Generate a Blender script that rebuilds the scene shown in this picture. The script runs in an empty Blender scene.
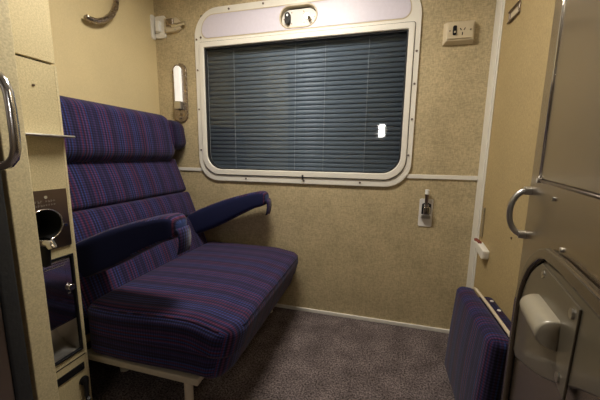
import bpy, bmesh, math, random
from mathutils import Vector, Matrix
random.seed(4)
S = bpy.context.scene
COL = S.collection
V = Vector

# ------------------------------------------------------------------ materials
def new_mat(name):
    m = bpy.data.materials.new(name); m.use_nodes = True
    nt = m.node_tree
    b = nt.nodes['Principled BSDF']
    return m, nt, b
def plain(name, col, rough=.5, metal=0., emit=None, estr=0., bump=0., bscale=60., coat=0., spec=.5):

    m, nt, b = new_mat(name)
    b.inputs['Roughness'].default_value = rough; b.inputs['Specular IOR Level'].default_value = spec
    b.inputs['Metallic'].default_value = metal
    if coat: b.inputs['Coat Weight'].default_value = coat
    tc = nt.nodes.new('ShaderNodeTexCoord')
    n = nt.nodes.new('ShaderNodeTexNoise'); n.inputs['Scale'].default_value = bscale; n.inputs['Detail'].default_value = 4
    nt.links.new(tc.outputs['Object'], n.inputs['Vector'])
    mx = nt.nodes.new('ShaderNodeMix'); mx.data_type = 'RGBA'
    mx.inputs[6].default_value = (*[c*.93 for c in col], 1); mx.inputs[7].default_value = (*[min(1, c*1.05) for c in col], 1)
    nt.links.new(n.outputs['Fac'], mx.inputs[0]); nt.links.new(mx.outputs[2], b.inputs['Base Color'])
    if emit:
        b.inputs['Emission Color'].default_value = (*emit, 1); b.inputs['Emission Strength'].default_value = estr
    if bump:
        bp = nt.nodes.new('ShaderNodeBump'); bp.inputs['Strength'].default_value = bump; bp.inputs['Distance'].default_value = .002
        nt.links.new(n.outputs['Fac'], bp.inputs['Height']); nt.links.new(bp.outputs['Normal'], b.inputs['Normal'])
    return m
def wall_mat(name, col, amp=.12, stretch=(1, 1, 1), mott=.06):
    m, nt, b = new_mat(name); L = nt.links.new
    b.inputs['Roughness'].default_value = .62
    tc = nt.nodes.new('ShaderNodeTexCoord')
    mp = nt.nodes.new('ShaderNodeMapping'); mp.inputs['Scale'].default_value = stretch
    L(tc.outputs['Object'], mp.inputs['Vector'])
    fine = nt.nodes.new('ShaderNodeTexNoise'); fine.inputs['Scale'].default_value = 210; fine.inputs['Detail'].default_value = 3
    L(mp.outputs[0], fine.inputs['Vector'])
    mp2 = nt.nodes.new('ShaderNodeMapping'); mp2.inputs['Scale'].default_value = (stretch[2], stretch[1], stretch[0])
    L(tc.outputs['Object'], mp2.inputs['Vector'])
    fine2 = nt.nodes.new('ShaderNodeTexNoise'); fine2.inputs['Scale'].default_value = 210; fine2.inputs['Detail'].default_value = 3
    L(mp2.outputs[0], fine2.inputs['Vector'])
    big = nt.nodes.new('ShaderNodeTexNoise'); big.inputs['Scale'].default_value = 5; big.inputs['Detail'].default_value = 5
    L(tc.outputs['Object'], big.inputs['Vector'])
    ad = nt.nodes.new('ShaderNodeMath'); ad.operation = 'ADD'; L(fine.outputs['Fac'], ad.inputs[0]); L(fine2.outputs['Fac'], ad.inputs[1])
    r1 = nt.nodes.new('ShaderNodeMapRange'); r1.inputs[1].default_value = .7; r1.inputs[2].default_value = 1.3
    r1.inputs[3].default_value = 1-amp; r1.inputs[4].default_value = 1+amp; L(ad.outputs[0], r1.inputs[0])
    r2 = nt.nodes.new('ShaderNodeMapRange'); r2.inputs[1].default_value = .3; r2.inputs[2].default_value = .7
    r2.inputs[3].default_value = 1-mott; r2.inputs[4].default_value = 1+mott; L(big.outputs['Fac'], r2.inputs[0])
    mu = nt.nodes.new('ShaderNodeMath'); mu.operation = 'MULTIPLY'; L(r1.outputs[0], mu.inputs[0]); L(r2.outputs[0], mu.inputs[1])
    vm = nt.nodes.new('ShaderNodeVectorMath'); vm.operation = 'SCALE'; vm.inputs[0].default_value = col
    L(mu.outputs[0], vm.inputs['Scale']); L(vm.outputs[0], b.inputs['Base Color'])
    bp = nt.nodes.new('ShaderNodeBump'); bp.inputs['Strength'].default_value = .25; bp.inputs['Distance'].default_value = .001
    L(ad.outputs[0], bp.inputs['Height']); L(bp.outputs['Normal'], b.inputs['Normal'])
    return m
def fabric_mat(name, gain=1., period=.075):
    m, nt, b = new_mat(name); L = nt.links.new
    b.inputs['Roughness'].default_value = .9
    b.inputs['Specular IOR Level'].default_value = .15
    b.inputs['Sheen Weight'].default_value = .1; b.inputs['Sheen Roughness'].default_value = .5
    uv = nt.nodes.new('ShaderNodeUVMap')
    sp = nt.nodes.new('ShaderNodeSeparateXYZ'); L(uv.outputs[0], sp.inputs[0])
    def math_(op, a, bb=None):
        n = nt.nodes.new('ShaderNodeMath'); n.operation = op
        for i, x in enumerate((a, bb)):
            if x is None: continue
            if isinstance(x, (int, float)): n.inputs[i].default_value = x
            else: L(x, n.inputs[i])
        return n.outputs[0]
    def mixc(f, A, B):
        n = nt.nodes.new('ShaderNodeMix'); n.data_type = 'RGBA'
        for idx, x in ((0, f), (6, A), (7, B)):
            if isinstance(x, (int, float)): n.inputs[idx].default_value = x
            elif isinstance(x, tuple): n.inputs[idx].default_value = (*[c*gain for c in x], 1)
            else: L(x, n.inputs[idx])
        return n.outputs[2]
    def wave(per, ph=0.):
        return math_('ADD', math_('MULTIPLY', math_('SINE', math_('ADD', math_('MULTIPLY', sp.outputs[0], 2*math.pi/per), ph)), .5), .5)
    def sharp(x, lo, hi):
        n = nt.nodes.new('ShaderNodeMapRange'); n.interpolation_type = 'SMOOTHSTEP'
        n.inputs[1].default_value = lo; n.inputs[2].default_value = hi; L(x, n.inputs[0]); return n.outputs[0]
    rz = sharp(wave(.118), .25, .8); bz = sharp(wave(.093, 2.), .25, .8)
    rl = sharp(wave(.0192), .45, .9); bl = sharp(wave(.0137, 1.), .45, .9)
    base = mixc(sharp(wave(.0385, 1.), .3, .95), (.013, .011, .036), (.027, .019, .066))
    c1 = mixc(math_('MULTIPLY', bl, math_('ADD', math_('MULTIPLY', bz, .6), .25)), base, (.024, .050, .185))
    colr = mixc(math_('MULTIPLY', rl, math_('ADD', math_('MULTIPLY', rz, .45), .10)), c1, (.125, .022, .046))
    weft = math_('SINE', math_('MULTIPLY', sp.outputs[1], 2*math.pi/.0115))
    weft2 = math_('SINE', math_('MULTIPLY', sp.outputs[1], 2*math.pi/.09))
    k = math_('ADD', math_('MULTIPLY', weft, .32), math_('ADD', math_('MULTIPLY', weft2, .04), .95))
    nz = nt.nodes.new('ShaderNodeTexNoise'); nz.inputs['Scale'].default_value = 220; nz.inputs['Detail'].default_value = 2
    L(uv.outputs[0], nz.inputs['Vector'])
    k = math_('MULTIPLY', k, math_('ADD', math_('MULTIPLY', nz.outputs['Fac'], .8), .6))
    vm = nt.nodes.new('ShaderNodeVectorMath'); vm.operation = 'SCALE'; L(colr, vm.inputs[0]); L(k, vm.inputs['Scale'])
    L(vm.outputs[0], b.inputs['Base Color'])
    bp = nt.nodes.new('ShaderNodeBump'); bp.inputs['Strength'].default_value = .2; bp.inputs['Distance'].default_value = .001
    L(nz.outputs['Fac'], bp.inputs['Height']); L(bp.outputs['Normal'], b.inputs['Normal'])
    return m
def carpet_mat():
    m, nt, b = new_mat('carpet_pile'); L = nt.links.new
    b.inputs['Roughness'].default_value = 1; b.inputs['Specular IOR Level'].default_value = .05
    tc = nt.nodes.new('ShaderNodeTexCoord')
    a = nt.nodes.new('ShaderNodeTexNoise'); a.inputs['Scale'].default_value = 130; a.inputs['Detail'].default_value = 3
    c = nt.nodes.new('ShaderNodeTexNoise'); c.inputs['Scale'].default_value = 9; c.inputs['Detail'].default_value = 4
    L(tc.outputs['Object'], a.inputs['Vector']); L(tc.outputs['Object'], c.inputs['Vector'])
    r = nt.nodes.new('ShaderNodeValToRGB'); r.color_ramp.elements[0].position = .36; r.color_ramp.elements[1].position = .66
    r.color_ramp.elements[0].color = (.055, .044, .045, 1); r.color_ramp.elements[1].color = (.25, .205, .205, 1)
    L(a.outputs['Fac'], r.inputs[0])
    mr = nt.nodes.new('ShaderNodeMapRange'); mr.inputs[1].default_value = .3; mr.inputs[2].default_value = .7; mr.inputs[3].default_value = .7; mr.inputs[4].default_value = 1.3
    L(c.outputs['Fac'], mr.inputs[0])
    vm = nt.nodes.new('ShaderNodeVectorMath'); vm.operation = 'SCALE'; L(r.outputs[0], vm.inputs[0]); L(mr.outputs[0], vm.inputs['Scale'])
    L(vm.outputs[0], b.inputs['Base Color'])
    bp = nt.nodes.new('ShaderNodeBump'); bp.inputs['Strength'].default_value = .9; bp.inputs['Distance'].default_value = .006
    L(a.outputs['Fac'], bp.inputs['Height']); L(bp.outputs['Normal'], b.inputs['Normal'])
    return m
def steel_mat(name, col, rough, wav=.03, wscale=6., vary=.1):
    m, nt, b = new_mat(name); L = nt.links.new
    b.inputs['Metallic'].default_value = 1
    tc = nt.nodes.new('ShaderNodeTexCoord')
    n = nt.nodes.new('ShaderNodeTexNoise'); n.inputs['Scale'].default_value = wscale; n.inputs['Detail'].default_value = 2
    s = nt.nodes.new('ShaderNodeTexNoise'); s.inputs['Scale'].default_value = 40; s.inputs['Detail'].default_value = 5
    L(tc.outputs['Object'], n.inputs['Vector']); L(tc.outputs['Object'], s.inputs['Vector'])
    mr = nt.nodes.new('ShaderNodeMapRange'); mr.inputs[1].default_value = .3; mr.inputs[2].default_value = .7; mr.inputs[3].default_value = rough*(1-vary); mr.inputs[4].default_value = rough*(1+vary)
    L(s.outputs['Fac'], mr.inputs[0]); L(mr.outputs[0], b.inputs['Roughness'])
    b.inputs['Base Color'].default_value = (*col, 1)
    if wav:
        bp = nt.nodes.new('ShaderNodeBump'); bp.inputs['Strength'].default_value = wav; bp.inputs['Distance'].default_value = .05
        L(n.outputs['Fac'], bp.inputs['Height']); L(bp.outputs['Normal'], b.inputs['Normal'])
    return m
def glass_mat():
    m, nt, b = new_mat('window_glass'); nt.nodes.remove(b); L = nt.links.new
    out = nt.nodes['Material Output']
    t = nt.nodes.new('ShaderNodeBsdfTransparent'); t.inputs[0].default_value = (.90, .92, .95, 1)
    g = nt.nodes.new('ShaderNodeBsdfGlossy'); g.inputs['Roughness'].default_value = .01
    f = nt.nodes.new('ShaderNodeFresnel'); f.inputs[0].default_value = 1.62
    ge = nt.nodes.new('ShaderNodeNewGeometry'); inv = nt.nodes.new('ShaderNodeMath'); inv.operation = 'SUBTRACT'; inv.inputs[0].default_value = 1; L(ge.outputs['Backfacing'], inv.inputs[1])
    fm = nt.nodes.new('ShaderNodeMath'); fm.operation = 'MULTIPLY'; L(f.outputs[0], fm.inputs[0]); L(inv.outputs[0], fm.inputs[1])
    mx = nt.nodes.new('ShaderNodeMixShader'); L(fm.outputs[0], mx.inputs[0]); L(t.outputs[0], mx.inputs[1]); L(g.outputs[0], mx.inputs[2])
    L(mx.outputs[0], out.inputs[0])
    return m
M = dict(
    wall_b=wall_mat('burlap_vinyl_wall', (.475, .388, .232), .24, (.3, 1, 1.0), .11),
    wall_l=wall_mat('smooth_vinyl_wall', (.64, .525, .295), .05, (1, 1, .6), .03),
    wall_r=wall_mat('ochre_vinyl_wall', (.43, .325, .16), .18, (1, 1, .3), .05),
    jamb=wall_mat('pebbled_vinyl_jamb', (.60, .52, .32), .13, (1, 1, 1), .05),
    cab=wall_mat('cabinet_vinyl', (.54, .46, .27), .12, (1, 1, 1), .08),
    ceil=plain('ceiling_paint', (.74, .68, .56), .6),
    corr=plain('corridor_laminate', (.20, .15, .10), .5),
    fabric=fabric_mat('striped_moquette'),
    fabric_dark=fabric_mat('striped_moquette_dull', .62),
    arm_side=plain('plain_navy_moquette', (.015, .018, .058), .95, bump=.3, bscale=150, spec=.08),
    carpet=carpet_mat(),
    cream=plain('cream_enamel', (.80, .77, .70), .38, bump=.05, bscale=20),
    cream_rail=plain('cream_frame_paint', (.62, .55, .42), .45),
    rim=plain('beige_plastic', (.62, .53, .37), .4),
    lav=plain('lavender_panel_paint', (.68, .64, .74), .4),
    grey_pl=plain('pale_grey_plastic', (.78, .75, .71), .4),
    white=plain('white_plastic', (.86, .86, .83), .35),
    lampw=plain('lamp_diffuser', (.9, .9, .88), .3, emit=(1, .97, .92), estr=.35),
    black=plain('black_plastic', (.010, .010, .012), .45, spec=.25),
    rubber=plain('dark_rubber', (.02, .022, .025), .55, bump=.6, bscale=90),
    void=plain('dark_void', (.006, .006, .006), .9),
    steel=steel_mat('brushed_door_steel', (.47, .425, .37), .26, 0, vary=.0),
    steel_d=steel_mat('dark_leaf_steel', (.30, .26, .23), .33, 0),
    bronze=steel_mat('brown_plate_metal', (.24, .19, .165), .32, .0),
    mirror=steel_mat('polished_bin_steel', (.52, .52, .56), .10, .02, 8),
    tray=steel_mat('scoop_steel', (.75, .72, .68), .38, 0),
    grab=steel_mat('grab_handle_chrome', (.82, .82, .82), .2, 0),
    chrome=steel_mat('chrome', (.78, .77, .76), .10, 0),
    satin=steel_mat('satin_handle_metal', (.58, .57, .55), .3, 0),
    hook=steel_mat('hook_metal', (.36, .31, .275), .28, 0),
    seal=plain('cream_lever_enamel', (.36, .325, .25), .3, coat=.3),
    grey_en=plain('grey_green_enamel', (.125, .108, .08), .3, metal=.3, coat=.3),
    moulding=plain('door_moulding_enamel', (.10, .078, .056), .22, metal=.5, coat=.4),
    slat=plain('blind_slat', (.165, .203, .238), .45),
    cord=plain('blind_cord', (.36, .39, .40), .8),
    piping=plain('cream_piping', (.60, .51, .37), .7),
    red=plain('red_brown_insert', (.22, .05, .03), .6),
    light=plain('light_diffuser', (.9, .9, .88), .4, emit=(1, .92, .79), estr=76.0),
    lightc=plain('corridor_lamp_diffuser', (.9, .9, .9), .4, emit=(1, .97, .93), estr=30.0),
    glass=glass_mat(),
)

# ------------------------------------------------------------------ object helpers
def link(name, bm, mat, parent=None, smooth=False, bevel=0, seg=2, auto=None):
    bmesh.ops.recalc_face_normals(bm, faces=bm.faces)
    me = bpy.data.meshes.new(name)
    if parent is not None:
        o0 = parent
        off = V((0, 0, 0))
        while o0 is not None: off += o0.location; o0 = o0.parent
        bmesh.ops.translate(bm, verts=bm.verts, vec=-off)
    bm.to_mesh(me); bm.free()
    o = bpy.data.objects.new(name, me); COL.objects.link(o)
    me.materials.append(M[mat] if isinstance(mat, str) else mat)
    if parent is not None: o.parent = parent
    for p in me.polygons: p.use_smooth = smooth
    if bevel:
        b = o.modifiers.new('bevel', 'BEVEL'); b.width = bevel; b.segments = seg; b.limit_method = 'ANGLE'; b.angle_limit = .6
        for p in me.polygons: p.use_smooth = True
        w = o.modifiers.new('wn', 'WEIGHTED_NORMAL'); w.keep_sharp = True
    elif auto:
        for p in me.polygons: p.use_smooth = True
        me.set_sharp_from_angle(angle=auto)
    return o
def thing(name, label, cat, loc, group=None):
    o = bpy.data.objects.new(name, None); COL.objects.link(o); o.location = loc; o.empty_display_size = .05
    o['label'] = label; o['category'] = cat
    if group: o['group'] = group
    return o
def tag(o, label, cat, kind=None, group=None):
    o['label'] = label; o['category'] = cat
    if kind: o['kind'] = kind
    if group: o['group'] = group
    return o
def box(x0, x1, y0, y1, z0, z1, bm=None):
    bm = bm or bmesh.new()
    v = [bm.verts.new((x, y, z)) for x in (x0, x1) for y in (y0, y1) for z in (z0, z1)]
    for f in ((0, 1, 3, 2), (4, 6, 7, 5), (0, 4, 5, 1), (2, 3, 7, 6), (0, 2, 6, 4), (1, 5, 7, 3)): bm.faces.new([v[i] for i in f])
    return bm
def tube(path, r, seg=12, closed=False, bm=None, flat=1.):
    bm = bm or bmesh.new(); P = [V(p) for p in path]; n = len(P)
    rr = r if isinstance(r, (list, tuple)) else [r]*n
    rings = []; up = None
    for i in range(n):
        a = P[(i-1) % n] if (closed or i > 0) else P[i]
        c = P[(i+1) % n] if (closed or i < n-1) else P[i]
        t = (c-a).normalized()
        if up is None:
            up = V((0, 0, 1)) if abs(t.z) < .9 else V((1, 0, 0))
        s = t.cross(up).normalized(); u = s.cross(t).normalized(); up = u
        rings.append([bm.verts.new(P[i]+s*math.cos(2*math.pi*k/seg)*rr[i]*flat+u*math.sin(2*math.pi*k/seg)*rr[i]) for k in range(seg)])
    for i in range(n if closed else n-1):
        A, B = rings[i], rings[(i+1) % n]
        for k in range(seg): bm.faces.new((A[k], A[(k+1) % seg], B[(k+1) % seg], B[k]))
    if not closed:
        bm.faces.new(rings[0][::-1]); bm.faces.new(rings[-1])
    return bm
def cyl(p0, p1, r, seg=20, bm=None): return tube([p0, p1], r, seg, bm=bm)
def arc(cx, cy, r, a0, a1, n=8):
    return [(cx+r*math.cos(math.radians(a0+(a1-a0)*i/n)), cy+r*math.sin(math.radians(a0+(a1-a0)*i/n))) for i in range(n+1)]
def rrect(x0, x1, z0, z1, rbl, rbr, rtr, rtl, n=8):
    return (arc(x0+rbl, z0+rbl, rbl, 180, 270, n)+arc(x1-rbr, z0+rbr, rbr, 270, 360, n) +
            arc(x1-rtr, z1-rtr, rtr, 0, 90, n)+arc(x0+rtl, z1-rtl, rtl, 90, 180, n))
def prism(pts, d0, d1, f, bm=None):                  # outline in a plane, thickness d0..d1; f(u, v, d) -> xyz
    bm = bm or bmesh.new()
    A = [bm.verts.new(f(u, v, d0)) for u, v in pts]; B = [bm.verts.new(f(u, v, d1)) for u, v in pts]
    n = len(pts)
    for i in range(n): bm.faces.new((A[i], A[(i+1) % n], B[(i+1) % n], B[i]))
    bm.faces.new(A[::-1]); bm.faces.new(B)
    return bm
def ring(o, i, d0, d1, f, bm=None, inset=0.):
    bm = bm or bmesh.new(); n = len(o)
    O0 = [bm.verts.new(f(u, v, d0)) for u, v in o]; O1 = [bm.verts.new(f(u, v, d1)) for u, v in o]
    I0 = [bm.verts.new(f(u, v, d0)) for u, v in i]; I1 = [bm.verts.new(f(u, v, d1)) for u, v in i]
    for k in range(n):
        j = (k+1) % n
        for q in ((O0[k], O0[j], O1[j], O1[k]), (I0[j], I0[k], I1[k], I1[j]), (O1[k], O1[j], I1[j], I1[k]), (O0[j], O0[k], I0[k], I0[j])):
            bm.faces.new(q)
    return bm
def rbox(org, ea, eb, ec, ha, hb, hc, r, deform=None, m=5, k=14, uoff=0.):
    """rounded, densely meshed cushion; a = axis the stripes vary along, c = front normal"""
    def axis(h):
        inner = h-r
        out = [-(inner+r*math.tan(math.radians(45*(m-i)/m))) for i in range(m)]
        mid = [-inner+2*inner*i/k for i in range(k+1)]
        return out+mid+[-x for x in out[::-1]]
    X = [axis(ha), axis(hb), axis(hc)]; H = (ha, hb, hc)
    bm = bmesh.new(); uvl = bm.loops.layers.uv.new('UVMap'); cache = {}
    org, ea, eb, ec = V(org), V(ea), V(eb), V(ec)
    def vert(p):
        key = tuple(round(x, 6) for x in p)
        if key in cache: return cache[key]
        q = V([max(-(h-r), min(h-r, x)) for x, h in zip(p, H)]); d = V(p)-q
        if d.length > 1e-9: d = d.normalized()*r
        q = q+d
        if deform: q = V(deform(*q))
        cache[key] = bm.verts.new(org+ea*q.x+eb*q.y+ec*q.z); return cache[key]
    for ax in range(3):
        o1, o2 = [i for i in range(3) if i != ax]
        for sg in (-1, 1):
            for i in range(len(X[o1])-1):
                for j in range(len(X[o2])-1):
                    cs = []
                    for (a, b) in ((i, j), (i+1, j), (i+1, j+1), (i, j+1)):
                        p = [0, 0, 0]; p[ax] = sg*H[ax]; p[o1] = X[o1][a]; p[o2] = X[o2][b]; cs.append(p)
                    f = bm.faces.new([vert(p) for p in cs])
                    for lp, p in zip(f.loops, cs):
                        a, b, c = p
                        if ax == 2: u, v = a, b
                        elif ax == 1: u, v = a, sg*(hb+hc-c)
                        else: u, v = sg*(ha+hc-c), b
                        lp[uvl].uv = (u+uoff, v)
    return bm
def uv_planar(bm, fu):
    uvl = bm.loops.layers.uv.verify()
    for f in bm.faces:
        for lp in f.loops: lp[uvl].uv = fu(lp.vert.co)
    return bm
XZ = lambda y: (lambda u, v, d: (u, y-d, v))          # back wall: d grows into the room
def screw(parent, p, n, r=.006, mat='chrome', name='screw'):
    p, n = V(p), V(n); return link(name, cyl(p-n*.002, p+n*.003, r, 10), mat, parent, auto=.6)

def boolean(o, cutters):
    for bm in cutters:
        bmesh.ops.recalc_face_normals(bm, faces=bm.faces)
        me = bpy.data.meshes.new('tmp'); bm.to_mesh(me); bm.free()
        c = bpy.data.objects.new('tmp', me); COL.objects.link(c)
        md = o.modifiers.new('b', 'BOOLEAN'); md.operation = 'DIFFERENCE'; md.object = c; md.solver = 'EXACT'
        bpy.context.view_layer.update()
        dg = bpy.context.evaluated_depsgraph_get()
        nme = bpy.data.meshes.new_from_object(o.evaluated_get(dg))
        o.modifiers.clear(); o.data = nme
        bpy.data.objects.remove(c)

# ------------------------------------------------------------------ the setting
XL, XR, YB, ZC = -1.517, .5385, 1.793, 2.20
def struct(name, bm, mat, label, cat, **k):
    o = link(name, bm, mat, **k); tag(o, label, cat, 'structure'); return o
struct('floor', box(XL-.1, 1.0, -.85, YB+.1, -.06, 0), 'carpet', 'dark grey brown speckled carpet on the compartment floor', 'floor')
struct('ceiling', box(XL-.1, 1.0, -.85, YB+.1, ZC, ZC+.05), 'ceil', 'cream ceiling above the compartment', 'ceiling')
struct('wall_left', box(XL-.06, XL, .60, YB, 0, ZC), 'wall_l', 'smooth cream vinyl wall behind the blue seat', 'wall')
wb = box(XL-.06, -1.165, YB, YB+.06, 0, ZC); box(.15, XR+.06, YB, YB+.06, 0, ZC, wb)
box(-1.165, .15, YB, YB+.06, 0, .915, wb); box(-1.165, .15, YB, YB+.06, 1.94, ZC, wb)
wall_back = struct('wall_back', wb, 'wall_b', 'beige burlap textured wall around the window', 'wall')
struct('wall_right', box(XR, XR+.06, .36, YB, 0, ZC), 'wall_r', 'yellowish beige vinyl wall between the corner strip and the steel door', 'wall')
struct('wall_front', box(XL-.06, -.955, .541, .60, 0, ZC), 'jamb', 'narrow pebbled cream partition edge at the left of the doorway', 'wall', bevel=.004)
struct('wall_hinge', box(.36, .96, .28, .36, 0, ZC), 'jamb', 'cream partition behind the hinge of the steel door', 'wall')
struct('wall_corridor', box(XL-.1, 1.0, -.85, -.80, 0, ZC), 'corr', 'brown laminate corridor wall opposite the compartment', 'wall')
struct('wall_corridor_left', box(XL-.1, XL-.06, -.80, .541, 0, ZC), 'corr', 'brown laminate end of the corridor on the left', 'wall')
struct('wall_corridor_right', box(.95, 1.0, -.80, .36, 0, ZC), 'corr', 'brown laminate end of the corridor on the right', 'wall')

# corner trim, dado rails, baseboard
bm = box(XR-.004, XR, YB-.115, YB, 0, ZC); box(XR-.010, XR-.004, YB-.10, YB-.06, 0, ZC, bm)
struct('trim_1', bm, 'cream', 'tall cream strip covering the right rear corner', 'trim', bevel=.002)
struct('trim_2', box(XL, -1.19, YB-.008, YB, .934, .956), 'cream', 'short cream rail on the wall left of the window frame', 'trim', bevel=.002)
struct('trim_3', box(.165, XR-.004, YB-.008, YB, .928, .952), 'cream', 'short cream rail on the wall right of the window frame', 'trim', bevel=.002)
struct('baseboard_back', box(-1.15, XR-.012, YB-.012, YB, 0, .022), 'cream', 'thin white strip where the carpet meets the back wall', 'baseboard', bevel=.002)

# ------------------------------------------------------------------ window
W = thing('window_1', 'large rounded cream window frame with lavender upper panel', 'window', (-.51, YB, .95)); W['kind'] = 'structure'
f = XZ(YB)
outer = rrect(-1.203, .186, .872, 1.972, .145, .145, .17, .17, 10)
inner = rrect(-1.135, .124, .952, 1.735, .105, .105, .006, .006, 10)
outer_frame = link('outer_frame', ring(outer, inner, -.03, .014, f), 'cream', W)
mid = rrect(-1.168, .155, .915, 1.768, .125, .125, .012, .012, 10)
link('inner_frame', ring(mid, inner, .010, .024, f), 'cream', W, bevel=.005, seg=3)
gask = rrect(-1.128, .117, .959, 1.728, .10, .10, .006, .006, 10)
link('gasket', ring(inner, gask, -.012, .012, f), 'rubber', W)
seam_o = rrect(-1.1715, .1585, .9115, 1.7715, .127, .127, .014, .014, 10)
link('seam', ring(seam_o, mid, .0135, .0150, f), 'rubber', W)
link('glass_pane', prism(rrect(-1.133, .122, .954, 1.733, .105, .105, .006, .006, 10), -.010, -.006, f), 'glass', W)
pan = rrect(-1.145, .128, 1.792, 1.928, .045, .045, .088, .088, 10)
pan_o = rrect(-1.150, .133, 1.787, 1.933, .048, .048, .094, .094, 10)
panel_rim = link('panel_rim', ring(pan_o, pan, .012, .0155, f), 'rim', W)
upper_panel = link('upper_panel', prism(pan, .010, .0175, f), 'lav', W)
for x, z in ((-1.187, 1.60), (-1.187, 1.35), (-1.183, 1.08), (-1.187, 1.79), (-1.155, 1.80), (.171, 1.62), (.171, 1.45), (.171, 1.26), (.165, 1.06), (-.95, 1.95), (-.72, 1.955), (-.25, 1.955), (-.45, .893), (-.85, .893), (-.1, .893)):
    screw(W, (x, YB-.015, z), (0, -1, 0), .006, 'bronze')
link('seam_mark', box(-.462, -.450, YB-.0255, YB-.024, .90, .93), 'rubber', W)

# recessed control panel in the upper panel
K = thing('window_control_panel', 'oval recessed control plate with black knob and metal toggle set above the window', 'control panel', (-.5, YB-.018, 1.80))
KY = YB+.030; ko = rrect(-.616, -.383, 1.798, 1.926, .0638, .0638, .0638, .0638, 10); ki = rrect(-.608, -.391, 1.806, 1.918, .0558, .0558, .0558, .0558, 10)
link('recess_rim', ring(ko, ki, 0, .036, lambda u, v, d: (u, KY-.014-d, v)), 'rim', K, bevel=.002, seg=2)
cut = lambda: prism(rrect(-.6165, -.3825, 1.7975, 1.9265, .064, .064, .064, .064, 10), -.032, .05, f)
for o_, bv in ((outer_frame, .004), (panel_rim, 0), (upper_panel, .002)):
    boolean(o_, [cut()])
    if bv:
        md = o_.modifiers.new('bevel', 'BEVEL'); md.width = bv; md.segments = 2; md.limit_method = 'ANGLE'; md.angle_limit = .6
link('recess_back', prism(ki, -.030, -.024, f), 'rim', K)
link('face_plate', prism(rrect(-.606, -.393, 1.808, 1.910, .0505, .0505, .0505, .0505, 10), 0, .008, lambda u, v, d: (u, KY-.016-d, v)), 'grey_pl', K)
kb = bmesh.new(); prism(rrect(-.584, -.550, 1.826, 1.892, .0169, .0169, .0169, .0169, 6), 0, .022, lambda u, v, d: (u, KY-.024-d, v), kb)
kn = link('rotary_knob', kb, 'black', K, bevel=.006, seg=3)
link('knob_highlight', cyl((-.566, KY-.046, 1.874), (-.566, KY-.0475, 1.874), .006, 12), 'satin', kn, auto=.6)  # small bright disc added as the highlight on the black knob
link('toggle_lever', tube([(-.452, KY-.022, 1.870), (-.440, KY-.040, 1.856), (-.424, KY-.052, 1.832)], [.004, .006, .009], 10), 'hook', K, auto=.9)
link('toggle_base', cyl((-.452, KY-.022, 1.868), (-.452, KY-.030, 1.868), .014, 14), 'chrome', K, auto=.6)
for x, z in ((-.545, 1.893), (-.545, 1.832), (-.470, 1.893), (-.470, 1.832), (-.592, 1.86), (-.406, 1.86)): screw(K, (x, KY-.0245, z), (0, -1, 0), .004, 'bronze')

# venetian blind behind the glass
B = thing('venetian_blind', 'closed slate blue venetian blind behind the window glass', 'blind', (-.5, YB+.05, .92))
bm = bmesh.new(); z = .925; n = 0
while z < 1.75:
    pr = []
    for i in range(7):
        t = (i/6-.5); ang = math.radians(79)
        w = .033; a = t*w; c = .0045*(1-4*t*t)
        pr.append((YB+.038+a*math.cos(ang)-c*math.sin(ang), z+.014+a*math.sin(ang)+c*math.cos(ang)))
    jit = random.uniform(-.0006, .0006)
    A = [bm.verts.new((-1.16, y, zz+jit)) for y, zz in pr]; C = [bm.verts.new((.145, y, zz-jit)) for y, zz in pr]
    for i in range(6): bm.faces.new((A[i], C[i], C[i+1], A[i+1]))
    z += .0275
o = link('slats', bm, 'slat', B, smooth=True)
so = o.modifiers.new('thick', 'SOLIDIFY'); so.thickness = .0006
link('head_rail', box(-1.16, .145, YB+.02, YB+.055, 1.736, 1.763), 'slat', B)
for x in (-.939, -.522, -.336, -.083): link('ladder_cord', cyl((x, YB+.019, .93), (x, YB+.019, 1.74), .0016, 6), 'cord', B)
link('night_backing', box(-1.163, .148, YB+.058, YB+.064, .917, 1.763), 'void', B)  # added black sheet, stands in for the dark night outside the blind

# ------------------------------------------------------------------ things on the back wall
# reading lamp
T = thing('reading_lamp', 'slim chrome wall lamp with white diffuser between seat and window', 'lamp', (-1.336, YB, 1.28))
link('back_plate', prism(rrect(-1.390, -1.280, 1.268, 1.655, .052, .052, .052, .052, 8), 0, .014, f), 'hook', T, bevel=.004, seg=3)
bm = prism(rrect(-1.366, -1.312, 1.39, 1.635, .008, .008, .026, .026, 8), .012, .032, f)
link('diffuser', bm, 'lampw', T, bevel=.010, seg=3)
bm = prism(rrect(-1.362, -1.310, 1.350, 1.405, .006, .006, .006, .006, 4), .012, .046, f)
link('lamp_holder', bm, 'satin', T, bevel=.006, seg=2)
for z in (1.325, 1.298): link('switch', cyl((-1.336, YB-.013, z), (-1.336, YB-.026, z), .009, 12), 'hook', T, auto=.6)
screw(T, (-1.336, YB-.014, 1.648), (0, -1, 0), .005)

# berth catch in the left rear corner
T = thing('berth_catch', 'chrome bolt catch on cream bracket high in the left rear corner', 'catch', (XL, YB-.03, 1.83))
link('bracket', prism(rrect(1.752, 1.790, 1.815, 1.968, .015, .015, .015, .015, 5), 0, .012, lambda u, v, d: (XL-.002+d, u, v)), 'cream', T, bevel=.003)
link('bracket_face', prism(rrect(-1.503, -1.425, 1.822, 1.962, .014, .014, .014, .014, 5), .0, .014, f), 'cream', T, bevel=.004)
link('keeper', box(-1.488, -1.455, YB-.034, YB-.012, 1.858, 1.925), 'white', T, bevel=.005)
link('bolt_housing', prism([(-1.425, 1.850), (-1.335, 1.850), (-1.30, 1.868), (-1.30, 1.905), (-1.33, 1.936), (-1.425, 1.940)], 0, .024, f), 'rim', T, bevel=.005)
link('thumb_piece', box(-1.40, -1.345, YB-.040, YB-.022, 1.885, 1.928), 'hook', T, bevel=.006)
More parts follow.
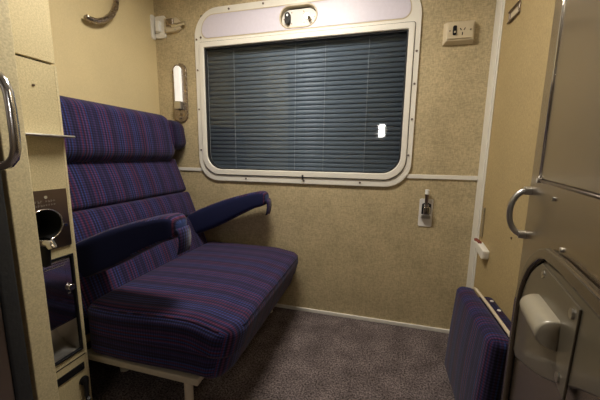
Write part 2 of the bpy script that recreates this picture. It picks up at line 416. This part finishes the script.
link('bolt', cyl((-1.36, YB-.026, 1.884), (-1.262, YB-.026, 1.893), .012, 12), 'chrome', T, auto=.6)
for x, z in ((-1.34, 1.862), (-1.41, 1.862)): screw(T, (x, YB-.024, z), (0, -1, 0), .006, 'satin')

# power outlet
T = thing('power_outlet', 'beige surface mounted power outlet with black switch on the back wall', 'power outlet', (.37, YB, 1.64))
pts0 = [(.298, 1.638), (.447, 1.638), (.447, 1.748), (.298, 1.748)]
bm = bmesh.new()
A = [bm.verts.new((x, YB, z)) for x, z in pts0]; Bv = [bm.verts.new((x, YB-.03, z)) for x, z in ((.309, 1.652), (.441, 1.652), (.441, 1.744), (.309, 1.744))]
for i in range(4): bm.faces.new((A[i], A[(i+1) % 4], Bv[(i+1) % 4], Bv[i]))
bm.faces.new(A[::-1]); bm.faces.new(Bv)
link('mounting_block', bm, 'rim', T, bevel=.003)
link('socket_plate', prism(rrect(.316, .434, 1.660, 1.736, .004, .004, .004, .004, 3), .030, .036, f), 'rim', T, bevel=.0015)
sw = link('rocker_switch', prism(rrect(.338, .356, 1.676, 1.722, .007, .007, .007, .007, 5), .035, .042, f), 'black', T, bevel=.002)
link('rocker_dot', cyl((.347, YB-.042, 1.690), (.347, YB-.0435, 1.690), .005, 10), 'rim', sw)
for p0, p1 in (((.372, 1.708), (.378, 1.698)), ((.396, 1.708), (.390, 1.698)), ((.384, 1.688), (.384, 1.674))):
    link('socket_slot', cyl((p0[0], YB-.0358, p0[1]), (p1[0], YB-.0358, p1[1]), .0024, 6), 'void', T)
for x in (.324, .421): screw(T, (x, YB-.0365, 1.698), (0, -1, 0), .0035, 'bronze')

# table catch
T = thing('table_catch', 'small pale metal plate with black and chrome catch below the right wall rail', 'catch', (.28, YB, .645))
link('mounting_plate', prism(rrect(.246, .320, .648, .812, .01, .01, .01, .01, 4), 0, .005, f), 'grey_pl', T, bevel=.0015)
link('catch_body', box(.258, .308, YB-.030, YB-.004, .700, .722), 'satin', T, bevel=.004)
bm = tube([(.264, YB-.016, .725), (.264, YB-.018, .782), (.283, YB-.018, .79), (.302, YB-.018, .782), (.302, YB-.016, .725)], .006, 8)
link('catch_loop', bm, 'black', T, auto=.9)
link('latch', box(.266, .302, YB-.040, YB-.006, .724, .770), 'chrome', T, bevel=.006)
lv = link('lever', tube([(.282, YB-.012, .770), (.280, YB-.026, .81), (.279, YB-.030, .848)], [.009, .010, .010], 10), 'bronze', T, auto=.8)
link('lever_knob', cyl((.279, YB-.030, .842), (.279, YB-.031, .868), .0115, 12), 'white', lv, auto=.6)

# ------------------------------------------------------------------ things on the left wall
T = thing('berth_hook', 'curved brown metal hook hanging high on the cream left wall', 'hook', (XL, 1.44, 1.74))
pth = [(XL+.010, 1.478, 2.03), (XL+.018, 1.476, 1.97), (XL+.026, 1.468, 1.915), (XL+.030, 1.453, 1.868), (XL+.031, 1.424, 1.816), (XL+.032, 1.373, 1.768), (XL+.032, 1.322, 1.741), (XL+.032, 1.280, 1.736), (XL+.033, 1.268, 1.739), (XL+.033, 1.262, 1.742)]
link('hook_bar', tube(pth, [.016]*3+[.019,   .020, .021, .020, .019, .018, .013], 14, flat=.7), 'hook', T, auto=.9)
link('base_plate', prism(rrect(1.452, 1.508, 1.95, 2.06, .01, .01, .01, .01, 4), 0, .006, lambda u, v, d: (XL+d, u, v)), 'rim', T)
link('hook_post', cyl((XL+.002, 1.477, 1.99), (XL+.03, 1.477, 1.99), .016, 14), 'chrome', T, auto=.6)

# ------------------------------------------------------------------ the seat
ST = thing('bench_seat', 'blue and red striped upholstered train seat with folding armrests', 'seat', (-1.0, 1.28, 0))
Y0, Y1 = .825, 1.752
ha = (Y1-Y0)/2; ca = (Y0+Y1)/2
def seat_def(a, b, c):
    # a along y, b across x (+ towards the front), c up
    t = b/.34; s = a/ha
    crown = .016*(1-s*s)*(1-t*t)
    c2 = c + (crown if c > 0 else 0)
    if c > 0: c2 -= .022*max(0, t-.55)/.45
    # plan rounding of the two front corners and a wavy near edge
    e = max(0, abs(s)-.80)/.20
    b2 = b - (.055*e*e*(1 if b > 0 else 0))*max(0, t)
    if c > 0 and s < -.6: c2 += .006*math.sin(b*9+.6)*(-(s+.6)/.4)
    if t > 0: b2 -= .065*t*(.120-c)/.24
    a2 = a + (.005*math.sin(b*9)*max(0, -s))
    return (a2, b2, c2)
sc_ = link('seat_cushion', rbox((-.782, ca, .335), (0, 1, 0), (1, 0, 0), (0, 0, 1), ha, .345, .120, .045, seat_def, k=18), 'fabric', ST, smooth=True)
sm = []
ed = .045*(1-.7071)
for i in range(15):
    b = -.30+.60*i/14; q = seat_def(-(ha-ed), b, .120-ed); sm.append((-.782+q[1], ca+q[0], .335+q[2]-.001))
for i in range(1, 20):
    a = -(ha-.045)+(2*ha-.09)*i/19; q = seat_def(a, .345-ed, .120-ed); sm.append((-.782+q[1], ca+q[0], .335+q[2]-.001))
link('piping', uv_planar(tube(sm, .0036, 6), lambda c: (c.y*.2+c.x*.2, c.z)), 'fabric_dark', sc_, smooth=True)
# reclined back
sl = V((-.362, 0, .932)); nm = V((.932, 0, .362))
def backpanel(name, zlo, zhi, th, r, yl=.835, yh=1.722, bulge=.012, push=0.):
    def pt(z): return V((-1.35+(1.02-z)*.26/.67, 0, z))
    a, b = pt(zlo), pt(zhi); c = (a+b)/2; hb = (b-a).length/2-.0012; hh = (yh-yl)/2
    def df(a_, b_, c_):
        if c_ > 0: c_ += bulge*(1-(a_/hh)**4)*(1-(b_/hb)**2)
        return (a_, b_, c_)
    org = c - nm*(th/2-.004-push) + V((0, (yl+yh)/2, 0))
    return link(name, rbox(org, (0, 1, 0), sl, nm, hh, hb, th/2, r, df, k=12), 'fabric', ST, smooth=True)
backpanel('back_cushion', .800, 1.025, .10, .022)
backpanel('back_cushion', .640, .800, .10, .022, yh=1.735)
backpanel('back_cushion', .380, .640, .10, .026, yh=1.735)
def head_def(a, b, c):
    if c > 0: c += .014*(1-(b/.15)**2)
    return (a, b, c)
link('headrest', rbox((-1.395, 1.255, 1.148), (0, 1, 0), V((-.17, 0, .985)), V((.985, 0, .17)), .424, .150, .082, .06, head_def, k=14), 'fabric', ST, smooth=True)
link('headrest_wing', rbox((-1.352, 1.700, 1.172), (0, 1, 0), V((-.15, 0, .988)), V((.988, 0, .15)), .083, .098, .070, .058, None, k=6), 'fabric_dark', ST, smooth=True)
# backing shell between wall and cushions
bm = prism([(-1.505, 1.26), (-1.43, 1.26), (-1.44, 1.02), (-1.175, .36), (-1.175, .27), (-1.505, .27)], .835, 1.745, lambda u, v, d: (u, d, v))
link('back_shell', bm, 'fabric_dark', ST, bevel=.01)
# armrests
stn = [(-1.235, .570, .050, .034), (-1.225, .572, .066, .044), (-1.20, .582, .075, .050), (-1.12, .617, .077, .053), (-1.03, .655, .076, .053), (-.95, .689, .072, .053), (-.86, .728, .062, .053),
       (-.78, .759, .053, .053), (-.73, .777, .047, .053), (-.70, .784, .045, .053), (-.680, .787, .041, .050), (-.667, .788, .033, .044), (-.659, .789, .022, .032), (-.656, .789, .008, .012)]
def armrest(yc, hs=1., tx=0., sx=0., sz=0.):
    bm = bmesh.new(); rings = []; N = 28
    uvl = bm.loops.layers.uv.new('UVMap')
    for (x, z, h, w) in stn:
        rg = []
        for k in range(N):
            t = 2*math.pi*k/N; c, s = math.cos(t), math.sin(t); p = .45
            rg.append(bm.verts.new((x+sx, yc+w*math.copysign(abs(c)**p, c), z+sz+h*hs*math.copysign(abs(s)**p, s))))
        rings.append(rg)
    for i in range(len(rings)-1):
        for k in range(N):
            fc = bm.faces.new((rings[i][k], rings[i][(k+1) % N], rings[i+1][(k+1) % N], rings[i+1][k]))
            for lp, (ii, kk) in zip(fc.loops, ((i, k), (i, k+1), (i+1, k+1), (i+1, k))):
                lp[uvl].uv = (stn[ii][0]*1.0, kk*.008)
    for rg, ii in ((rings[0][::-1], 0), (rings[-1], -1)):
        fc = bm.faces.new(rg)
    o = link('armrest', bm, 'fabric', ST, smooth=True)
    o.data.materials.append(M['arm_side'])
    for p in o.data.polygons:
        if abs(p.normal.y) > .75: p.material_index = 1
    # pull tab looped under the tip
    bm = bmesh.new(); pp = [(-.657, .785), (-.650, .768), (-.648, .738), (-.652, .708), (-.659, .688)]
    for i in range(len(pp)-1):
        pass
    A = []
    for side in (-.034, .034):
        A.append([bm.verts.new((x+tx+sx, yc+side, z+sz)) for x, z in pp])
    for i in range(len(pp)-1): bm.faces.new((A[0][i], A[1][i], A[1][i+1], A[0][i+1]))
    uv_planar(bm, lambda c: (c.y, c.z))
    t = link('pull_tab', bm, 'fabric', o, smooth=True)
    sd = t.modifiers.new('thick', 'SOLIDIFY'); sd.thickness = .006
    return o
armrest(.912, 1.10, 0, -.046, -.008)
armrest(1.675, 1.08, 0, 0, -.006)
# base frame and legs
bm = box(-1.17, -.612, .838, .868, .184, .212); box(-1.17, -.612, 1.70, 1.73, .184, .212, bm); box(-.647, -.612, .868, 1.70, .184, .212, bm); box(-1.17, -1.135, .868, 1.70, .184, .212, bm)
link('base_frame', bm, 'cream_rail', ST, bevel=.005)
link('base_board', box(-1.14, -.62, .868, 1.70, .195, .225), 'black', ST)
for x, y in ((-.662, .852), (-.662, 1.715), (-1.15, 1.02), (-1.15, 1.60)):
    l = link('leg', cyl((x, y, .0), (x, y, .188), .0165, 16), 'cream_rail', ST, auto=.6)
    link('leg_foot', cyl((x, y, 0), (x, y, .012), .024, 16), 'cream_rail', l, auto=.6)

# ------------------------------------------------------------------ washstand column on the left
XC = -1.095
C = thing('washstand_cabinet', 'narrow beige column with steel cup slot, bin flap and tray beside the seat', 'cabinet', (-1.3, .70, 0))
fx = lambda x: (lambda u, v, d: (x+d, u, v))
body = link('body', box(-1.51, XC, .603, .802, 0, 1.344), 'cab')
boolean(body, [cyl((XC+.02, .708, .803), (XC-.11, .708, .803), .056, 32), box(XC-.16, XC+.02, .645, .787, .283, .672)])
body.data.transform(Matrix.Translation(-C.location)); body.parent = C
link('upper_cupboard', box(-1.51, XC, .603, .802, 1.351, ZC-.002), 'cab', C, bevel=.002)
link('cupboard_gap', box(-1.505, XC-.012, .61, .795, 1.344, 1.351), 'void', C)
screw(C, (XC, .725, 1.265), (1, 0, 0), .004, 'bronze')
link('edge_strip', box(XC-.012, XC+.001, .796, .8035, 0, 1.343), 'jamb', C)
link('shelf', box(XC-.01, XC+.046, .603, .812, 1.101, 1.109), 'satin', C, bevel=.003)
# dispenser plate with round opening
po = [(.64+.002, .712)]
cx, cz, R_ = .708, .803, .054
Nn = 40; oo = []; ii = []
for k in range(Nn):
    t = 2*math.pi*k/Nn; c, s = math.cos(t), math.sin(t)
    ii.append((cx+R_*c, cz+R_*s))
    sx = (.787-cx if c > 0 else cx-.640)/max(1e-6, abs(c)); sz = (.922-cz if s > 0 else cz-.712)/max(1e-6, abs(s)); q = min(sx, sz)
    oo.append((cx+q*c, cz+q*s))
for cor in ((.787, .922), (.640, .922), (.640, .712), (.787, .712)):
    j = min(range(Nn), key=lambda k: (oo[k][0]-cor[0])**2+(oo[k][1]-cor[1])**2); oo[j] = cor
dp = link('cup_dispenser_plate', ring(oo, ii, .0005, .006, fx(XC)), 'bronze', C, auto=.6)
link('opening_rim', tube([(XC+.007, cx+R_*math.cos(2*math.pi*k/40), cz+R_*math.sin(2*math.pi*k/40)) for k in range(40)], .0028, 8, True), 'chrome', dp, smooth=True)
link('opening_liner', cyl((XC-.109, cx, cz), (XC-.104, cx, cz), .0555, 32), 'void', dp)
bm = tube([(XC-.10, cx+.0553*math.cos(2*math.pi*k/40), cz+.0553*math.sin(2*math.pi*k/40)) for k in range(40)], .0005, 4, True)
lin = bmesh.new(); n0 = [lin.verts.new((XC-.104, cx+.0555*math.cos(2*math.pi*k/40), cz+.0555*math.sin(2*math.pi*k/40))) for k in range(40)]
n1 = [lin.verts.new((XC+.002, cx+.0555*math.cos(2*math.pi*k/40), cz+.0555*math.sin(2*math.pi*k/40))) for k in range(40)]
for k in range(40): lin.faces.new((n0[k], n0[(k+1) % 40], n1[(k+1) % 40], n1[k]))
bm.free()
link('opening_tube', lin, 'void', dp, smooth=True)
for y, z in ((.716, .898), (.772, .790), (.655, .73)): screw(dp, (XC+.006, y, z), (1, 0, 0), .0055)
# worn embossed lettering, too worn to read: short raised strokes in two rows
bm = bmesh.new()
for row, zz in enumerate((.884, .871)):
    for q in range(9):
        y = .675+q*.0082
        if row == 0 and q in (4,): continue
        h = random.choice((.0035, .0045, .003)); box(XC+.0055, XC+.0068, y, y+.0022, zz-h, zz+h, bm)
        box(XC+.0055, XC+.0068, y, y+.0055, zz+random.choice((-h, 0, h))-.0009, zz+.0012, bm)
link('embossed_marks', bm, 'satin', dp)
# spout below the opening
sp = link('spout', tube([(XC-.02, .690, .742), (XC+.018, .692, .748), (XC+.036, .695, .744), (XC+.042, .697, .728)], [.016, .017, .016, .013], 14), 'chrome', C, auto=.9)
link('spout_stem', cyl((XC+.016, .693, .735), (XC+.012, .690, .665), .014, 14), 'black', sp, auto=.6)
# bin opening: dark frame, flap, knob, scoop tray
link('bin_frame', ring([(.645, .280), (.790, .280), (.790, .676), (.645, .676)], [(.652, .288), (.782, .288), (.782, .668), (.652, .668)], -.01, .004, fx(XC)), 'black', C, bevel=.0015)
fl = link('bin_flap', prism([(.653, .418), (.780, .418), (.780, .664), (.653, .664)], -.012, -.002, fx(XC)), 'mirror', C, bevel=.002)
link('flap_panel', prism([(.655, .425), (.757, .425), (.757, .644), (.655, .644)], -.002, .003, fx(XC)), 'mirror', fl, bevel=.002)
link('flap_edge', box(XC-.002, XC+.0015, .658, .768, .6515, .6545), 'chrome', fl)
kn = link('knob', cyl((XC-.002, .766, .552), (XC+.014, .766, .552), .013, 20), 'chrome', fl, bevel=.003)
link('knob_plate', box(XC-.002, XC+.0005, .752, .768, .526, .530), 'satin', fl)
bm = bmesh.new(); prof = [(XC-.006, .286), (XC-.03, .288), (XC-.07, .298), (XC-.105, .325), (XC-.13, .37), (XC-.14, .418)]
A = [bm.verts.new((x, .652, z)) for x, z in prof]; Bv = [bm.verts.new((x, .782, z)) for x, z in prof]
for i in range(len(prof)-1): bm.faces.new((A[i], Bv[i], Bv[i+1], A[i+1]))
e = bm.verts.new((XC-.006, .782, .418)); bm.faces.new(Bv+[e]); e2 = bm.verts.new((XC-.006, .652, .418)); bm.faces.new((A+[e2])[::-1])
link('scoop_tray', bm, 'tray', C, auto=.5)
link('lower_groove', box(XC-.004, XC+.0008, .603, .802, .254, .258), 'void', C)
lb = link('label_strip', box(XC-.001, XC+.003, .648, .786, .196, .226), 'black', C, bevel=.001)
screw(lb, (XC+.003, .777, .215), (1, 0, 0), .004)
hk = link('hook', tube([(XC+.004, .778, .160), (XC+.012, .777, .148), (XC+.016, .774, .120), (XC+.022, .769, .095), (XC+.034, .765, .080), (XC+.040, .762, .092)], [.012, .011, .008, .008, .008, .006], 12), 'black', C, auto=.9)
link('hook_mount', cyl((XC-.001, .777, .150), (XC+.008, .777, .150), .017, 16), 'black', hk, auto=.6)

# ------------------------------------------------------------------ open leaf with grab handle at far left
LD = thing('door_1', 'dark metal door leaf edge with chrome grab handle at the left', 'door', (-.82, .2, .002)); LD['kind'] = 'structure'
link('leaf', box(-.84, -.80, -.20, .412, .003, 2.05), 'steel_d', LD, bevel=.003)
link('edge_seal', box(-.838, -.797, .412, .446, .003, 2.05), 'rubber', LD, bevel=.006)
hp = [(-.798, .405, 1.188), (-.715, .405, 1.196), (-.697, .405, 1.191), (-.684, .405, 1.179), (-.677, .405, 1.160), (-.675, .405, 1.13), (-.675, .405, 1.085), (-.677, .405, 1.056), (-.685, .405, 1.038), (-.699, .405, 1.027), (-.717, .405, 1.022), (-.798, .405, 1.018)]
gh = link('grab_handle', tube(hp, .0083, 16), 'grab', LD, smooth=True)
for z in (1.188, 1.018): link('handle_rose', cyl((-.8, .398, z), (-.792, .398, z), .022, 20), 'chrome', gh, auto=.6)

# ------------------------------------------------------------------ steel door on the right
k_ = .8636
P0 = V((.483, 1.1, 0))*k_; an = math.radians(14)
d_ = V((-math.sin(an), -math.cos(an), 0)); n_ = V((-math.cos(an), math.sin(an), 0))      # n_ towards the room
H = 1.05
def dr(s, z, w=0.): return tuple(P0+d_*(s*k_)+n_*w+V((0, 0, H+(z-H)*k_)))
fd = lambda u, v, w: dr(u, v, w)
D = thing('door_2', 'brownish steel compartment door swung open at the right', 'door', tuple(P0+d_*.3)); D['kind'] = 'structure'
zf = H-(H-.004)/k_; zt = H+(2.0-H)/k_
link('door_leaf', prism([(0, zf), (.74, zf), (.74, zt), (0, zt)], -.032, 0, fd), 'steel', D, bevel=.004, seg=3)
# raised frame around the upper panel
up = link('upper_panel', prism([(.150, .995), (.72, .995), (.72, 1.95), (.150, 1.95)], 0, .004, fd), 'steel', D, bevel=.0025)
link('edge_bead', tube([dr(.142, .990, .004), dr(.142, 1.3, .004), dr(.142, 1.95, .004)], .0042, 10), 'chrome', up, smooth=True)
link('lower_bead', tube([dr(.142, .990, .003), dr(.40, .990, .003), dr(.72, .990, .003)], .003, 10), 'steel_d', up, smooth=True)
link('bead_stop', cyl(dr(.142, .990, .002), dr(.142, .990, .010), .007, 12), 'chrome', up, auto=.6)
for s, z in ((.29, .955), (.40, .86)): screw(D, dr(s, z, .001), n_, .0045, 'satin')
# D handle on the free edge
hp = []
for i in range(17):
    t = math.radians(-84+168*i/16); hp.append(dr(.020-.0*i, .876-.073*math.sin(t), .006+.036*math.cos(t)))
hd = link('pull_handle', tube(hp, .0078, 12), 'satin', D, smooth=True)
for z in (.804, .948): link('handle_foot', cyl(dr(.022, z, 0), dr(.022, z, .016), .012, 14), 'satin', hd, auto=.6)
# arched lower moulding
outl = [(.075, zf+.05), (.075, .25), (.075, .445), (.077, .60), (.098, .665), (.13, .714), (.175, .765), (.232, .803), (.285, .83), (.341, .846), (.452, .855), (.60, .857), (.72, .857), (.72, zf+.05)]
inn = [(.118, zf+.09), (.115, .25), (.114, .445), (.118, .60), (.133, .655), (.16, .70), (.198, .742), (.245, .776), (.293, .802), (.345, .817), (.455, .826), (.60, .829), (.70, .829), (.70, zf+.09)]
link('moulding', ring(outl, inn, 0, .014, fd), 'moulding', D, bevel=.006, seg=4)
pan2 = [(.122, .452), (.124, .60), (.139, .652), (.166, .696), (.204, .737), (.25, .770), (.297, .796), (.347, .811), (.455, .820), (.60, .823), (.694, .823), (.694, .735), (.652, .712), (.60, .682), (.55, .649), (.485, .609), (.423, .573), (.36, .540), (.29, .508), (.21, .472), (.155, .448)]
link('lower_panel', prism(pan2, 0, .007, fd), 'grey_en', D, bevel=.003, seg=3)
pl = link('latch_plate', prism([(.318, .802), (.572, .806), (.564, .630), (.505, .630), (.318, .700)], .006, .010, fd), 'grey_en', D, bevel=.0015)
for s, z in ((.345, .783), (.546, .785), (.530, .650)): screw(pl, dr(s, z, .010), n_, .008, 'satin')
bm = bmesh.new(); rings = []
for (s, r) in ((.292, .006), (.296, .014), (.306, .021), (.325, .0265), (.36, .028), (.43, .028), (.490, .028), (.496, .0265), (.498, .024)):
    rg = []
    for k in range(17):
        t = math.radians(-10+200*k/16); rg.append(bm.verts.new(dr(s, .702+.10*(s-.40)+r*1.0*math.cos(t)/k_, .009+r*1.15*math.sin(t))))
    rings.append(rg)
for i in range(len(rings)-1):
    for k in range(16): bm.faces.new((rings[i][k], rings[i][k+1], rings[i+1][k+1], rings[i+1][k]))
    bm.faces.new((rings[i][16], rings[i][0], rings[i+1][0], rings[i+1][16]))
bm.faces.new(rings[0]); bm.faces.new(rings[-1][::-1])
link('latch_cover', bm, 'seal', D, auto=.9)

# ------------------------------------------------------------------ upholstered folding seat block on the right
F = thing('folding_seat', 'blue upholstered folded seat with cream piping standing on the floor by the right wall', 'folding seat', (.45, 1.27, 0))
def fs_def(a, b, c):
    c2 = c + .010*(1-(b/.23)**2)*(1-(a/.23)**2) if c > 0 else c
    return (a, b, c2)
tilt = V((.055, 0, 1)).normalized(); nx = V((-1, 0, .055)).normalized()
link('seat_pad', rbox((.425, 1.255, .222), (0, 1, 0), tilt, nx, .225, .222, .040, .030, fs_def, k=12), 'fabric', F, smooth=True)
link('back_pad', rbox((.5035, 1.225, .219), (0, 1, 0), (0, 0, 1), (-1, 0, 0), .190, .212, .031, .018, None, k=10), 'fabric_dark', F, smooth=True)
pp = [(.466, 1.03, .03), (.470, 1.03, .41), (.472, 1.045, .437), (.473, 1.08, .445), (.473, 1.25, .447), (.473, 1.44, .445), (.472, 1.468, .437), (.471, 1.478, .41), (.466, 1.478, .03)]
link('piping', tube(pp, .0065, 8), 'piping', F, smooth=True)
for y in (1.28, 1.36): link('stud', cyl((.512, y, .429), (.512, y, .434), .007, 10), 'grey_pl', F, auto=.6)

# ------------------------------------------------------------------ things on the right wall
T = thing('ticket_holder', 'small metal ticket holder screwed high on the right wall', 'ticket holder', (XR, 1.545, 1.65))
fr_ = lambda u, v, d: (XR-d, u, v)
link('holder_frame', ring(rrect(1.495, 1.602, 1.650, 1.697, .004, .004, .004, .004, 2), rrect(1.507, 1.590, 1.659, 1.688, .002, .002, .002, .002, 2), 0, .006, fr_), 'hook', T, bevel=.001)
link('holder_card', prism([(1.507, 1.659), (1.590, 1.659), (1.590, 1.688), (1.507, 1.688)], 0, .0015, fr_), 'rim', T)
link('holder_lip', box(XR-.010, XR-.005, 1.493, 1.604, 1.648, 1.655), 'bronze', T, bevel=.001)
link('holder_lip', box(XR-.010, XR-.005, 1.493, 1.604, 1.694, 1.699), 'bronze', T, bevel=.001)
link('hanger', box(XR-.008, XR, 1.497, 1.505, 1.70, 1.78), 'bronze', T)
T = thing('door_stop', 'small cream wedge with red brown insert low on the corner strip', 'door stop', (XR, 1.61, .57))
bm = prism([(1.522, .568), (1.535, .562), (1.680, .602), (1.690, .616), (1.62, .626), (1.518, .608)], -.001, .030, fr_)
link('wedge', bm, 'cream', T, bevel=.005)
link('insert', box(XR-.027, XR-.010, 1.60, 1.672, .612, .632), 'red', T, bevel=.004)
o = link('metal_strip', box(XR-.007, XR-.002, 1.63, 1.645, .650, .80), 'satin')
tag(o, 'thin grey metal strip on the wall just above the cream wedge', 'strip')
o = link('screw', cyl((XR+.001, 1.318, .731), (XR-.003, 1.318, .731), .005, 10), 'bronze'); tag(o, 'small dark screw head on the right wall near the steel door handle', 'screw')

# ------------------------------------------------------------------ lights
T = thing('ceiling_light', 'rectangular lit ceiling light above the compartment', 'ceiling light', (-.46, 1.04, ZC))
LX, LY, lx, ly = -.46, 1.04, .24, .10
link('frame', ring([(LX-lx-.03, LY-ly-.03), (LX+lx+.03, LY-ly-.03), (LX+lx+.03, LY+ly+.03), (LX-lx-.03, LY+ly+.03)], [(LX-lx, LY-ly), (LX+lx, LY-ly), (LX+lx, LY+ly), (LX-lx, LY+ly)], 0, .03, lambda u, v, d: (u, v, ZC-d)), 'cream', T, bevel=.004)
link('diffuser', box(LX-lx, LX+lx, LY-ly, LY+ly, ZC-.022, ZC-.001), 'light', T)
T = thing('corridor_light', 'small white lit wall light on the corridor wall', 'wall light', (.02, -.80, 1.42))
link('base', box(-.055, .095, -.803, -.785, 1.31, 1.53), 'cream', T, bevel=.004)
link('diffuser', prism(rrect(-.020, .072, 1.325, 1.505, .02, .02, .02, .02, 5), .785, .765, lambda u, v, d: (u, -d, v)), 'lightc', T)

# ------------------------------------------------------------------ world, camera, colour
w = bpy.data.worlds.new('world'); S.world = w; w.use_nodes = True
w.node_tree.nodes['Background'].inputs[0].default_value = (.004, .005, .007, 1); w.node_tree.nodes['Background'].inputs[1].default_value = 1
yaw, pit, rol = map(math.radians, (14.89971563, 8.73755264, .76741477))
cy, sy, cp, spn = math.cos(yaw), math.sin(yaw), math.cos(pit), math.sin(pit)
fw = V((-sy*cp, cy*cp, -spn)); r = V((cy, sy, 0)); u = r.cross(fw)
r2 = r*math.cos(rol)+u*math.sin(rol); u2 = u*math.cos(rol)-r*math.sin(rol)
cam = bpy.data.cameras.new('camera'); co = bpy.data.objects.new('camera', cam); COL.objects.link(co)
mt = Matrix(((r2.x, u2.x, -fw.x, 0), (r2.y, u2.y, -fw.y, 0), (r2.z, u2.z, -fw.z, H), (0, 0, 0, 1)))
co.matrix_world = mt
cam.sensor_width = 36; cam.lens = 36*288.861/600; cam.clip_start = .02
S.camera = co
vs = S.view_settings
vs.view_transform = 'Standard'; vs.look = 'None'; vs.gamma = 1; vs.use_curve_mapping = False; vs.exposure = 0.14
S.cycles.use_denoising = True
S.cycles.max_bounces = 8
